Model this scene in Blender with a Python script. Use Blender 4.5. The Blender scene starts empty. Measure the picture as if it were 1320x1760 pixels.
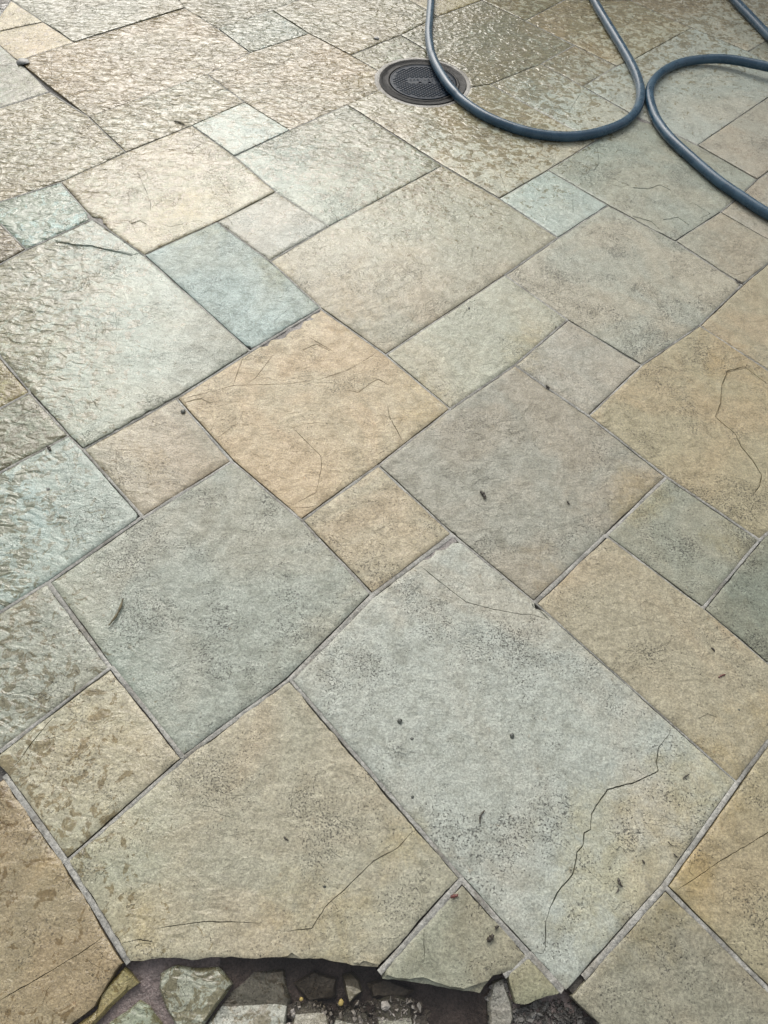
import bpy, bmesh, math, random
import numpy as np
from mathutils import Vector, Matrix, noise
from mathutils.geometry import delaunay_2d_cdt

random.seed(7)
scene = bpy.context.scene
COL = scene.collection

# ------------------------------------------------------------------ camera
F_PX, PITCH, ROLL, CAM_H = 1127.1, 1.026625, 0.0974058, 1.53     # solved from the paving modules (0.3 m)
CR, SR, CP, SP = math.cos(ROLL), math.sin(ROLL), math.cos(PITCH), math.sin(PITCH)
cam_data = bpy.data.cameras.new('camera')
cam = bpy.data.objects.new('camera', cam_data)
COL.objects.link(cam)
right = Vector((CR, SR * SP, SR * CP))
up = Vector((-SR, CR * SP, CR * CP))
back = -Vector((0, CP, -SP))
M = Matrix.Identity(4)
for i in range(3):
    M[i][0], M[i][1], M[i][2] = right[i], up[i], back[i]
M[2][3] = CAM_H
cam.matrix_world = M
cam_data.sensor_fit = 'VERTICAL'
cam_data.sensor_height = 36.0
cam_data.lens = F_PX / 1760 * 36
cam_data.clip_start = 0.02
cam_data.clip_end = 1000
scene.camera = cam

# ------------------------------------------------------------------ overcast sky and soft sun
SUN_EL, SUN_AZ = math.radians(45), math.radians(-20)      # azimuth from +Y, to the left
world = bpy.data.worlds.new('World')
scene.world = world
world.use_nodes = True
wn, wl = world.node_tree.nodes, world.node_tree.links
bg = wn['Background']
sky = wn.new('ShaderNodeTexSky')
sky.sky_type = 'NISHITA'
sky.sun_disc = False
sky.sun_elevation = SUN_EL
sky.sun_rotation = SUN_AZ
sky.air_density = 1.6
sky.dust_density = 6.0
hs = wn.new('ShaderNodeHueSaturation')
hs.inputs['Saturation'].default_value = 0.30
wl.new(sky.outputs[0], hs.inputs['Color'])
wl.new(hs.outputs[0], bg.inputs['Color'])
bg.inputs['Strength'].default_value = 0.14
sun_data = bpy.data.lights.new('sun', 'SUN')
sun_data.energy = 0.5
sun_data.angle = math.radians(50)
sun_data.color = (1.0, 0.975, 0.94)
sun = bpy.data.objects.new('sun', sun_data)
COL.objects.link(sun)
sd = Vector((math.sin(SUN_AZ) * math.cos(SUN_EL), math.cos(SUN_AZ) * math.cos(SUN_EL), math.sin(SUN_EL)))
sun.rotation_euler = sd.to_track_quat('Z', 'Y').to_euler()
sun.location = sd * 20
vs = scene.view_settings
vs.view_transform = 'Standard'
vs.look = 'None'
vs.gamma = 1.0
vs.use_curve_mapping = False
vs.exposure = 0.57


# ------------------------------------------------------------------ helpers
def ground(x, y, z=0.0):
    """Point of the level plane z seen in direction (x, y) of the survey picture (1320 x 1760)."""
    x -= 660.0
    y = 880.0 - y
    x, y = CR * x - SR * y, SR * x + CR * y
    Z = y * CP - F_PX * SP
    Y = y * SP + F_PX * CP
    t = (z - CAM_H) / Z
    return np.array([x * t, Y * t])


def survey(P):
    """Inverse of ground() for an (n, 2) array of plan points at z = 0."""
    P = np.asarray(P, float)
    x, y, z = P[:, 0], P[:, 1], -CAM_H
    cx, cy, d = x, y * SP + z * CP, y * CP - z * SP
    cx, cy = cx / d * F_PX, cy / d * F_PX
    return np.stack([CR * cx + SR * cy + 660, 880 - (-SR * cx + CR * cy)], 1)


def tag(o, label=None, cat=None, group=None, kind=None):
    for k, v in (('label', label), ('category', cat), ('group', group), ('kind', kind)):
        if v:
            o[k] = v
    return o


def obj_from(name, verts, faces, mat=None, parent=None, loc=None, smooth=True):
    me = bpy.data.meshes.new(name)
    me.from_pydata([tuple(v) for v in verts], [], faces)
    me.update()
    if smooth:
        me.polygons.foreach_set('use_smooth', [True] * len(me.polygons))
        me.set_sharp_from_angle(angle=math.radians(38))
    o = bpy.data.objects.new(name, me)
    COL.objects.link(o)
    if mat:
        me.materials.append(mat)
    if parent:
        o.parent = parent
    if loc is not None:
        o.location = loc
    return o


def empty(name, loc=(0, 0, 0), rz=0):
    o = bpy.data.objects.new(name, None)
    COL.objects.link(o)
    o.location = loc
    o.rotation_euler = (0, 0, rz)
    o.empty_display_size = 0.05
    return o


def lin(c, k=1.0):
    out = []
    for v in c:
        v /= 255.0
        out.append(k * (v / 12.92 if v <= 0.04045 else ((v + 0.055) / 1.055) ** 2.4))
    return tuple(out)


class NG:
    """Tiny node-graph helper."""
    def __init__(self, name):
        self.m = bpy.data.materials.new(name)
        self.m.use_nodes = True
        self.t = self.m.node_tree
        self.b = self.t.nodes['Principled BSDF']
        self.out = self.t.nodes['Material Output']

    def n(self, kind, **kw):
        nd = self.t.nodes.new(kind)
        for k, v in kw.items():
            setattr(nd, k, v)
        return nd

    def put(self, sock, v):
        if hasattr(v, 'is_output'):
            self.t.links.new(v, sock)
        elif isinstance(v, (tuple, list)) and sock.type == 'RGBA' and len(v) == 3:
            sock.default_value = (*v, 1)
        else:
            sock.default_value = v

    def noise(self, vec, scale, detail=3, rough=0.5, dist=0.0, col=False):
        nd = self.n('ShaderNodeTexNoise')
        self.put(nd.inputs['Vector'], vec)
        self.put(nd.inputs['Scale'], scale)
        nd.inputs['Detail'].default_value = detail
        nd.inputs['Roughness'].default_value = rough
        nd.inputs['Distortion'].default_value = dist
        return nd.outputs[1 if col else 0]

    def voro(self, vec, scale, feature='F1', out=0):
        nd = self.n('ShaderNodeTexVoronoi', feature=feature)
        self.put(nd.inputs['Vector'], vec)
        self.put(nd.inputs['Scale'], scale)
        return nd.outputs[out]

    def math(self, op, a, b=0.0, c=0.0, clamp=False):
        nd = self.n('ShaderNodeMath', operation=op, use_clamp=clamp)
        for i, v in enumerate((a, b, c)):
            self.put(nd.inputs[i], v)
        return nd.outputs[0]

    def ramp(self, v, lo, hi, a=0.0, b=1.0):
        nd = self.n('ShaderNodeMapRange', interpolation_type='SMOOTHSTEP')
        for i, q in enumerate((v, lo, hi, a, b)):
            self.put(nd.inputs[i], q)
        return nd.outputs[0]

    def mix(self, fac, a, b, mode='MIX'):
        nd = self.n('ShaderNodeMix', data_type='RGBA', blend_type=mode)
        self.put(nd.inputs['Factor'], fac)
        self.put(nd.inputs['A'] if False else nd.inputs[6], a)
        self.put(nd.inputs[7], b)
        return nd.outputs[2]

    def bump(self, h, dist, strength=1.0, normal=None):
        nd = self.n('ShaderNodeBump')
        self.put(nd.inputs['Height'], h)
        self.put(nd.inputs['Distance'], dist)
        self.put(nd.inputs['Strength'], strength)
        if normal is not None:
            self.put(nd.inputs['Normal'], normal)
        return nd.outputs[0]

    def vec(self, op, a, b):
        nd = self.n('ShaderNodeVectorMath', operation=op)
        self.put(nd.inputs[0], a)
        self.put(nd.inputs[3 if op == 'SCALE' else 1], b)
        return nd.outputs[0]

    def set(self, **kw):
        for k, v in kw.items():
            self.put(self.b.inputs[k.replace('_', ' ')], v)


# ------------------------------------------------------------------ materials
def flagstone_material():
    g = NG('riven_sandstone')
    tc, oi = g.n('ShaderNodeTexCoord'), g.n('ShaderNodeObjectInfo')
    rnd = g.vec('SCALE', (37.0, 91.0, 53.0), oi.outputs['Random'])
    p = g.vec('ADD', tc.outputs['Object'], rnd)
    wet = g.n('ShaderNodeAttribute', attribute_name='wet').outputs['Fac']
    base = oi.outputs['Color']
    # broad mineral drift inside one slab
    drift = g.noise(p, 2.6, 4, 0.6, 0.9)
    warm = g.mix(1.0, base, (1.03, 0.99, 0.91), 'MULTIPLY')
    cool = g.mix(1.0, base, (0.95, 1.0, 0.98), 'MULTIPLY')
    c = g.mix(g.ramp(drift, 0.38, 0.64), cool, warm)
    st = g.n('ShaderNodeAttribute', attribute_name='stain').outputs['Fac']
    stn = g.ramp(g.math('ADD', st, g.math('MULTIPLY', g.math('SUBTRACT', g.noise(p, 13, 5, 0.7, 0.5), 0.5), 1.3)), 0.2, 0.9)
    c = g.mix(stn, c, g.mix(1.0, c, (1.03, 0.93, 0.74), 'MULTIPLY'))
    mott = g.noise(p, 26, 6, 0.72, 0.5)
    c = g.mix(g.ramp(mott, 0.36, 0.72), c, g.mix(1.0, c, (0.70, 0.69, 0.66), 'MULTIPLY'))
    pale = g.noise(g.vec('ADD', p, (9.0, 3.0, 1.0)), 70, 5, 0.75)
    c = g.mix(g.ramp(pale, 0.5, 0.68, 0.0, 0.6), c, g.mix(1.0, c, (1.34, 1.34, 1.34), 'MULTIPLY'))
    grain = g.noise(p, 210, 4, 0.8)
    c = g.mix(1.0, c, g.mix(g.ramp(grain, 0.34, 0.66), (0.70, 0.70, 0.69), (1.24, 1.25, 1.22)), 'MULTIPLY')
    # film of standing water: soaked, darker, olive stone below it
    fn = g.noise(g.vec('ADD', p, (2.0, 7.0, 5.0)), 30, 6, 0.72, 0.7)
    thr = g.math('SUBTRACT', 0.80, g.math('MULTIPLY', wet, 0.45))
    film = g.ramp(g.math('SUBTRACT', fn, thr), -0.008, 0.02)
    c = g.mix(g.math('MULTIPLY', film, g.ramp(wet, 0.6, 0.95, 0.95, 0.95)), c, g.mix(1.0, c, (0.60, 0.56, 0.44), 'MULTIPLY'))
    c = g.mix(g.math('MULTIPLY', g.math('SUBTRACT', 1.0, film), g.ramp(wet, 0.25, 0.6)), c, g.mix(1.0, c, (1.05, 1.11, 1.11), 'MULTIPLY'))  # pale cyan between film patches: sky reflection painted into the base colour
    # pitted dark specks in clusters
    sp = g.noise(g.vec('ADD', p, (1.0, 1.5, 4.0)), 230, 3, 0.7)
    cl = g.noise(g.vec('ADD', p, (6.0, 2.5, 4.0)), 7.5, 3, 0.6)
    lim = g.math('SUBTRACT', g.math('ADD', 0.675, g.math('MULTIPLY', oi.outputs['Random'], 0.06)), g.math('MULTIPLY', g.ramp(cl, 0.3, 0.75), 0.15))
    spec = g.ramp(g.math('SUBTRACT', sp, lim), -0.01, 0.03)
    spec = g.math('MULTIPLY', spec, g.math('SUBTRACT', 1.0, g.math('MULTIPLY', wet, 0.6)))
    c = g.mix(g.math('MULTIPLY', spec, 0.8), c, (0.035, 0.033, 0.028))
    # rusty freckles
    ru = g.noise(g.vec('ADD', p, (3.0, 8.5, 2.0)), 46, 3, 0.6)
    c = g.mix(g.ramp(ru, 0.66, 0.78, 0.0, 0.45), c, g.mix(1.0, c, (0.72, 0.50, 0.34), 'MULTIPLY'))
    # relief: cleft ripples + grain
    rip = g.noise(g.vec('MULTIPLY', p, (1.0, 1.8, 1.0)), 20, 2, 0.4, 1.1)
    rip2 = g.noise(g.vec('ADD', p, (4.0, 4.0, 4.0)), 52, 3, 0.55, 0.5)
    amp = g.ramp(wet, 0.5, 1.0, 0.0028, 0.0150)
    amp = g.math('MULTIPLY', amp, g.math('ADD', 0.65, g.math('MULTIPLY', oi.outputs['Random'], 0.75)))
    b1 = g.bump(rip, amp)
    b2 = g.bump(rip2, g.ramp(wet, 0.2, 0.9, 0.0024, 0.0012), 1.0, b1)
    gr = g.noise(p, 240, 3, 0.65)
    b3 = g.bump(gr, g.math('MULTIPLY', g.math('SUBTRACT', 1.0, g.math('MULTIPLY', film, 0.9)), 0.0011), 1.0, b2)
    # cleft layers: terraces with crisp little ledges
    ter = g.math('MULTIPLY', g.noise(g.vec('ADD', p, (5.0, 1.0, 8.0)), 4.2, 5, 0.55, 0.8), g.math('ADD', 5.0, g.math('MULTIPLY', oi.outputs['Random'], 7.0)))
    fr = g.math('FRACT', ter)
    led = g.math('ADD', g.math('FLOOR', ter), g.ramp(fr, 0.0, 0.045))
    b3 = g.bump(led, g.math('MULTIPLY', g.ramp(cl, 0.45, 0.6, 0.0002, 1.0), 0.0016), 1.0, b3)
    b4 = g.bump(spec, -0.0012, 1.0, b3)
    dry = g.ramp(mott, 0.3, 0.7, 0.42, 0.62)
    dry = g.math('MULTIPLY', dry, g.ramp(wet, 0.1, 0.5, 1.0, 0.55))
    rough = g.mix(film, dry, g.ramp(wet, 0.5, 0.95, 0.2, 0.045))
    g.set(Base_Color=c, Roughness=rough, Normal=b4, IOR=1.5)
    return g.m


def mortar_material(name, a, b, rough=0.7):
    g = NG(name)
    tc = g.n('ShaderNodeTexCoord')
    geo = g.n('ShaderNodeNewGeometry')
    p = geo.outputs['Position']
    n1, n2 = g.noise(p, 14, 4, 0.6), g.noise(p, 190, 3, 0.7)
    c = g.mix(g.ramp(n1, 0.32, 0.68), a, b)
    c = g.mix(1.0, c, g.mix(g.ramp(n2, 0.3, 0.7), (0.62, 0.62, 0.62), (1.3, 1.3, 1.3)), 'MULTIPLY')
    dirt = g.noise(p, 6.5, 5, 0.75, 0.6)
    c = g.mix(g.ramp(dirt, 0.47, 0.66, 0.0, 0.75), c, g.mix(1.0, c, (0.50, 0.46, 0.40), 'MULTIPLY'))
    g.set(Base_Color=c, Roughness=rough, Normal=g.bump(n2, 0.0022, 1.0, g.bump(g.noise(p, 60, 3), 0.004)))
    return g.m


def plain(name, c, rough, bump=None, scale=200, var=0.25, spec=None, coat=0.0):
    g = NG(name)
    if spec is not None:
        g.set(Specular_IOR_Level=spec)
    tc = g.n('ShaderNodeTexCoord')
    p = tc.outputs['Object']
    n1 = g.noise(p, scale * 0.2, 3, 0.6)
    col = g.mix(g.ramp(n1, 0.3, 0.7), tuple(v * (1 - var) for v in c), tuple(v * (1 + var) for v in c))
    g.set(Base_Color=col, Roughness=g.ramp(n1, 0.25, 0.75, rough * 0.8, min(1, rough * 1.25)))
    if coat:
        g.set(Coat_Weight=coat, Coat_Roughness=0.08)
    if bump:
        g.set(Normal=g.bump(g.noise(p, scale, 3, 0.6), bump))
    return g.m


def water_material():
    g = NG('shallow_water')
    geo = g.n('ShaderNodeNewGeometry')
    nrm = g.bump(g.noise(geo.outputs['Position'], 9, 2, 0.5), 0.002)
    tr = g.n('ShaderNodeBsdfTransparent')
    tr.inputs[0].default_value = (0.62, 0.60, 0.57, 1)
    gl = g.n('ShaderNodeBsdfGlossy')
    gl.inputs['Roughness'].default_value = 0.01
    fr = g.n('ShaderNodeFresnel')
    fr.inputs['IOR'].default_value = 1.33
    mx = g.n('ShaderNodeMixShader')
    g.put(gl.inputs['Normal'], nrm)
    g.put(fr.inputs['Normal'], nrm)
    g.put(mx.inputs[0], fr.outputs[0])
    g.put(mx.inputs[1], tr.outputs[0])
    g.put(mx.inputs[2], gl.outputs[0])
    g.put(g.out.inputs['Surface'], mx.outputs[0])
    return g.m


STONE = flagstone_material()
MORTAR = mortar_material('pale_pointing_mortar', (0.19, 0.187, 0.168), (0.32, 0.315, 0.285), 0.6)
BED = mortar_material('cement_bed', (0.045, 0.042, 0.038), (0.085, 0.08, 0.072), 0.7)
C = "C"        # corner that falls under the inspection cover
SLABS = {
    'T0': ((170, 150, 102), [(-45, 64), (0, 26), (19, 0), (74, 37), (0, 53), (-30, 60)]),
    'T1': ((160, 134, 74), [(0, 53), (74, 37), (127, 72), (30, 104), (0, 78), (-30, 60)]),
    'T2': ((156, 161, 147), [(19, 0), (-80, -66), (200, -130), (318, 13), (127, 72), (74, 37)]),
    'S1': ((177, 165, 143), [(30, 104), (127, 72), (318, 13), (375, 49), (430, 90), (356, 127), (152, 200)]),
    'T3': ((158, 158, 140), [(318, 13), (200, -130), (420, -90), (512, 0), (468, 17), (375, 49)]),
    'T4': ((158, 173, 172), [(375, 49), (468, 17), (531, 57), (430, 90)]),
    'T5': ((165, 162, 140), [(468, 17), (512, 0), (612, -40), (690, -8), (752, 28), (688, 60), (603, 94), (531, 57)]),
    'T6': ((154, 133, 82), [(690, -8), (612, -40), (760, -95), (890, -28), (828, 0), (752, 28)]),
    'M1': ((144, 143, 118), [(603, 94), (688, 60), (735, 87), C, (652, 122)]),
    'M3': ((164, 163, 148), [(688, 60), (752, 28), (828, 0), (858, 14), (903, 35), (987, 77), (930, 109), (843, 144), (805, 150), C, (735, 87)]),
    'T7': ((158, 150, 124), [(828, 0), (890, -28), (971, -1), (903, 35), (858, 14)]),
    'T8': ((186, 174, 150), [(903, 35), (971, -1), (1085, 0), (1189, 47), (1085, 104), (1060, 113), (987, 77)]),
    'T8b': ((165, 152, 130), [(971, -1), (890, -28), (1010, -75), (1180, -50), (1085, 0)]),
    'M4': ((175, 167, 150), [(987, 77), (1060, 113), (1002, 148), (930, 109)]),
    'M5': ((176, 177, 168), [(930, 109), (1002, 148), (1085, 195), (1026, 240), (998, 229), (843, 144)]),
    'M6': ((182, 175, 157), [(597, 180), (652, 155), C, (805, 150), (843, 144), (998, 229), (1026, 240), (942, 292), (858, 341), (760, 284)]),
    'P1': ((179, 168, 148), [(356, 127), (430, 90), (531, 57), (603, 94), (652, 122), C, (652, 155), (597, 180), (498, 223), (420, 175)]),
    'L0': ((118, 120, 94), [(-45, 64), (-30, 60), (0, 78), (30, 104), (84, 157), (0, 184), (-70, 204), (-150, 100), (-110, 20)]),
    'L1': ((172, 166, 146), [(0, 184), (84, 157), (152, 206), (216, 261), (104, 312), (0, 346), (-70, 366), (-70, 204)]),
    'N1': ((182, 177, 162), [(152, 204), (356, 127), (420, 175), (330, 215), (216, 261)]),
    'N2': ((163, 172, 165), [(330, 215), (420, 175), (498, 223), (402, 268)]),
    'N3': ((155, 160, 146), [(402, 268), (498, 223), (597, 180), (760, 284), (565, 388), (474, 329)]),
    'N4': ((174, 162, 136), [(104, 312), (216, 261), (330, 215), (402, 268), (474, 329), (373, 381), (248, 438), (159, 375)]),
    'N5': ((160, 157, 146), [(373, 381), (474, 329), (565, 388), (464, 448)]),
    'N6': ((154, 172, 171), [(248, 438), (373, 381), (464, 448), (551, 528), (430, 602)]),
    'N7': ((142, 172, 171), [(0, 346), (104, 312), (159, 375), (44, 428), (0, 384), (-60, 350), (-70, 366)]),
    'N8': ((152, 138, 118), [(0, 384), (44, 428), (0, 452), (-60, 480), (-90, 400), (-60, 350)]),
    'O1': ((160, 164, 153), [(0, 452), (44, 428), (159, 375), (248, 438), (430, 602), (303, 683), (142, 772), (118, 748), (51, 674), (0, 613), (-90, 500)]),
    'O2': ((154, 138, 84), [(0, 613), (51, 674), (0, 701), (-60, 730), (-110, 660), (-40, 570)]),
    'O3': ((138, 137, 117), [(0, 701), (51, 674), (118, 748), (0, 811), (-60, 840), (-100, 760), (-60, 730)]),
    'O4': ((148, 163, 162), [(0, 811), (118, 748), (142, 772), (244, 888), (82, 1001), (0, 1051), (-120, 1120), (-200, 950)]),
    'O5': ((163, 152, 131), [(142, 772), (303, 683), (399, 791), (244, 888)]),
    'O6': ((184, 164, 130), [(303, 683), (430, 602), (551, 528), (663, 608), (774, 702), (650, 799), (518, 893), (399, 791)]),
    'O7': ((166, 158, 137), [(464, 448), (565, 388), (760, 284), (858, 341), (959, 408), (868, 472), (663, 608), (551, 528)]),
    'O8': ((172, 170, 152), [(663, 608), (868, 472), (976, 549), (885, 627), (774, 702)]),
    'O9': ((170, 178, 172), [(858, 341), (942, 292), (1045, 352), (959, 408)]),
    'O10': ((158, 161, 149), [(942, 292), (1026, 240), (1085, 195), (1199, 249), (1302, 308), (1265, 342), (1239, 364), (1161, 414), (1045, 352)]),
    'Q1': ((178, 178, 170), [(1002, 148), (1060, 113), (1085, 104), (1189, 47), (1286, 88), (1360, 128), (1380, 136), (1320, 167), (1199, 249), (1085, 195)]),
    'Q2': ((174, 166, 152), [(1199, 249), (1320, 167), (1380, 136), (1430, 230), (1320, 295), (1302, 308)]),
    'T9': ((184, 174, 157), [(1085, 0), (1180, -50), (1420, 20), (1320, 68), (1286, 88), (1189, 47)]),
    'T10': ((162, 157, 142), [(1286, 88), (1320, 68), (1420, 20), (1440, 90), (1360, 128)]),
    'O11': ((166, 164, 150), [(868, 472), (959, 408), (1045, 352), (1161, 414), (1276, 489), (1203, 559), (1104, 627), (976, 549)]),
    'O12': ((160, 154, 137), [(1161, 414), (1239, 364), (1320, 410), (1350, 425), (1320, 452), (1276, 489)]),
    'O13': ((166, 157, 142), [(1239, 364), (1265, 342), (1302, 308), (1320, 295), (1430, 230), (1440, 350), (1350, 425), (1320, 410)]),
    'O14': ((165, 161, 150), [(885, 627), (976, 549), (1104, 627), (1012, 714)]),
    'O15': ((166, 152, 122), [(1203, 559), (1276, 489), (1320, 452), (1350, 425), (1480, 520), (1390, 680), (1320, 635)]),
    'O16': ((166, 151, 116), [(1012, 714), (1104, 627), (1203, 559), (1320, 635), (1390, 680), (1480, 740), (1380, 860), (1307, 928), (1146, 819)]),
    'O17': ((152, 148, 135), [(650, 799), (774, 702), (885, 627), (1012, 714), (1146, 819), (1042, 919), (920, 1035), (779, 918)]),
    'O18': ((172, 158, 130), [(518, 893), (650, 799), (779, 918), (641, 1022)]),
    'O19': ((153, 157, 147), [(82, 1001), (244, 888), (399, 791), (518, 893), (641, 1022), (497, 1167), (314, 1303), (190, 1147)]),
    'O20': ((147, 148, 132), [(1042, 919), (1146, 819), (1307, 928), (1210, 1045)]),
    'O21': ((126, 131, 116), [(1210, 1045), (1307, 928), (1380, 860), (1500, 960), (1420, 1230), (1320, 1139)]),
    'O22': ((166, 153, 126), [(920, 1035), (1042, 919), (1210, 1045), (1320, 1139), (1400, 1210), (1320, 1277), (1269, 1346)]),
    'O23': ((168, 170, 163), [(497, 1167), (641, 1022), (779, 918), (920, 1035), (1269, 1346), (1143, 1523), (975, 1711), (794, 1512)]),
    'O24': ((160, 146, 113), [(1143, 1523), (1269, 1346), (1320, 1277), (1400, 1210), (1480, 1290), (1480, 1700), (1400, 1780), (1320, 1698)]),
    'O25': ((142, 136, 117), [(980, 1712), (1143, 1523), (1320, 1698), (1400, 1780), (1300, 1920), (1120, 1900), (1025, 1760)]),
    'O26': ((166, 158, 136), [(112, 1481), (314, 1303), (497, 1167), (794, 1512), (653, 1670), (594, 1662), (553, 1654), (518, 1650), (483, 1650), (450, 1652), (385, 1651), (341, 1654), (276, 1652), (220, 1656)]),
    'O27': ((145, 143, 123), [(794, 1512), (911, 1641), (869, 1677), (851, 1682), (831, 1715), (775, 1707), (727, 1697), (652, 1689), (655, 1671)]),
    'O28': ((152, 150, 138), [(0, 1051), (82, 1001), (190, 1147), (0, 1291), (-90, 1360), (-160, 1150), (-120, 1120)]),
    'O29': ((170, 160, 138), [(0, 1291), (190, 1147), (314, 1303), (112, 1481), (8, 1333), (-20, 1305)]),
    'O30': ((152, 131, 98), [(8, 1333), (112, 1481), (220, 1656), (205, 1669), (164, 1734), (100, 1780), (-200, 1800), (-200, 1480)]),
    'T00': ((92, 92, 100), [(-45, 64), (-110, 20), (-80, -66), (19, 0), (0, 26)]),
    'O27b': ((140, 139, 112), [(911, 1641), (970, 1706), (961, 1713), (902, 1731), (883, 1729), (869, 1677)]),
}
CRACKS = {
    'O23': [[(1160, 1236), (1150, 1262), (1132, 1285), (1128, 1310), (1132, 1325), (1122, 1330), (1090, 1345), (1045, 1357), (1025, 1385), (1017, 1400), (1015, 1426), (1004, 1431), (1003, 1451), (993, 1465), (985, 1503), (958, 1534), (945, 1561), (938, 1585), (938, 1628), (934, 1638), (912, 1638)], [(718, 970), (764, 1007), (801, 1035), (847, 1047), (896, 1056), (918, 1056), (945, 1066)]],
    'O16': [[(1282, 630), (1250, 638), (1240, 664), (1238, 695), (1229, 717), (1263, 745), (1274, 768), (1293, 791), (1309, 817), (1305, 836), (1293, 851)], [(1273, 861), (1290, 878), (1301, 897), (1316, 906)]],
    'O6': [[(308, 686), (379, 668), (401, 662), (495, 659), (551, 651), (597, 636), (623, 621), (652, 602)], [(418, 612), (400, 662)], [(468, 611), (439, 649), (422, 661)], [(398, 733), (375, 752)], [(506, 738), (529, 761), (551, 783), (553, 800), (544, 846), (502, 868), (495, 872)], [(665, 693), (669, 715), (682, 740), (694, 762)], [(593, 670), (616, 674), (639, 657), (650, 651), (669, 662)], [(529, 577), (574, 604)], [(505, 872), (530, 872), (548, 868)]],
    'O26': [[(714, 1424), (683, 1458), (642, 1480), (591, 1530), (560, 1557), (536, 1596), (485, 1601)], [(205, 1622), (239, 1615), (263, 1618), (271, 1652)], [(266, 1596), (351, 1584), (450, 1586)]],
    'O30': [[(0, 1719), (92, 1666), (143, 1635), (186, 1604)], [(95, 1683), (80, 1703), (73, 1727)]],
    'O24': [[(1340, 1420), (1320, 1431), (1273, 1459), (1229, 1485), (1194, 1510), (1158, 1533)], [(1184, 1469), (1188, 1483), (1184, 1498), (1196, 1508)]],
    'O29': [[(163, 1166), (133, 1190), (91, 1232), (57, 1273), (30, 1311), (11, 1330)]],
    'N6': [[(412, 584), (430, 586), (457, 583)], [(473, 568), (472, 551), (489, 536), (498, 530)]],
    'N4': [[(197, 303), (237, 297), (250, 326), (259, 350), (258, 367)], [(269, 384), (295, 390), (341, 379), (352, 383)], [(314, 225), (348, 235), (350, 246), (333, 256), (295, 258), (262, 250)]],
    'S1': [[(87, 93), (89, 121), (87, 140)]],
    'T5': [[(712, 7), (698, 19), (681, 38), (681, 48), (690, 56)], [(690, 28), (698, 44), (698, 52)], [(707, 27), (722, 29), (733, 20)]],
    'M3': [[(832, 116), (812, 138)]],
    'M6': [[(858, 295), (869, 328)], [(854, 263), (956, 275)]],
    'O7': [[(843, 343), (837, 350), (847, 364), (870, 371), (894, 366)]],
    'O10': [[(1026, 246), (1030, 280), (1021, 292), (1006, 294)], [(1034, 299), (1081, 318), (1070, 322), (1045, 315)], [(1175, 355), (1191, 349), (1221, 367), (1199, 378)], [(1184, 386), (1206, 383)]],
    'M5': [[(998, 159), (975, 197)]],
    'O11': [[(962, 507), (966, 498), (979, 497), (989, 505)]],
    'O12': [[(1233, 462), (1267, 473), (1286, 466), (1305, 464)]],
    'O22': [[(1106, 1028), (1117, 1041)]],
    'O27': [[(729, 1584), (729, 1652)]],
    'O9': [[(984, 343), (986, 370)]],
    'T0': [[(0, 36), (24, 48)]],
}
FLAKES = {
    'O1': [([(93, 412), (125, 420), (155, 421), (180, 427), (231, 437), (242, 434), (200, 405), (160, 380), (125, 396)], -1.5), ([(95, 414), (125, 420), (155, 421), (180, 427), (228, 438), (205, 450), (178, 452), (152, 446), (129, 438), (104, 427)], 3)],
    'O10': [([(1087, 322), (1115, 324), (1134, 317), (1153, 326), (1157, 341), (1123, 343), (1097, 333)], 2.5), ([(1140, 377), (1165, 373), (1184, 386), (1160, 396), (1145, 390)], 2.5), ([(1087, 371), (1119, 380), (1134, 394), (1127, 402), (1105, 388)], 2.5)],
    'O16': [([(1282, 632), (1250, 640), (1242, 664), (1240, 695), (1231, 717), (1264, 743), (1276, 767), (1295, 790), (1311, 817), (1318, 835), (1318, 660)], 2.0)],
    'O6': [([(520, 600), (545, 590), (566, 602), (552, 625), (538, 628)], 1.5), ([(318, 690), (345, 684), (362, 692), (352, 712), (330, 716)], 2)],
    'O23': [([(914, 1040), (925, 1046), (945, 1066), (930, 1063), (916, 1056)], 4)],
    'O27': [([(658, 1672), (690, 1686), (727, 1680), (760, 1692), (789, 1703), (809, 1697), (848, 1683), (830, 1713), (775, 1705), (727, 1695), (656, 1687)], 9)],
    'O26': [([(488, 1650), (502, 1637), (516, 1649)], 8), ([(612, 1662), (624, 1651), (640, 1657), (646, 1666)], 6)],
    'O22': [([(1200, 1235), (1215, 1227), (1232, 1233), (1228, 1246), (1208, 1248)], 1.5)],
    'N4': [([(225, 385), (240, 379), (252, 385), (250, 398), (235, 402)], 2)],
}
BITES = {
    'O6': [(505, 559, 30), (480, 574, 22), (455, 590, 13), (526, 545, 14), (545, 533, 12)],
    'O23': [(760, 934, 20), (736, 953, 15), (779, 921, 20), (925, 1043, 10)],
    'N4': [(166, 378, 22), (178, 388, 14)],
    'N6': [(427, 600, 14)],
    'O1': [(200, 740, 7), (230, 723, 8), (256, 708, 9), (285, 692, 6)],
    'O10': [(1105, 206, 26), (1132, 221, 26)],
    'O12': [(1272, 486, 12)],
    'O11': [(1270, 488, 10)],
    'N7': [(157, 372, 14)],
    'O4': [(243, 888, 10)],
    'O17': [(779, 916, 6)],
}
COVER_PX = (727, 140)
COVER = ground(*COVER_PX)
COLLAR_R = 0.218
WET_X = [-300, 0, 200, 400, 660, 900, 1100, 1320, 1700]
WET_Y = [-300, 0, 200, 400, 600, 800, 1000, 1200, 1400, 1600, 1900]
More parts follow.
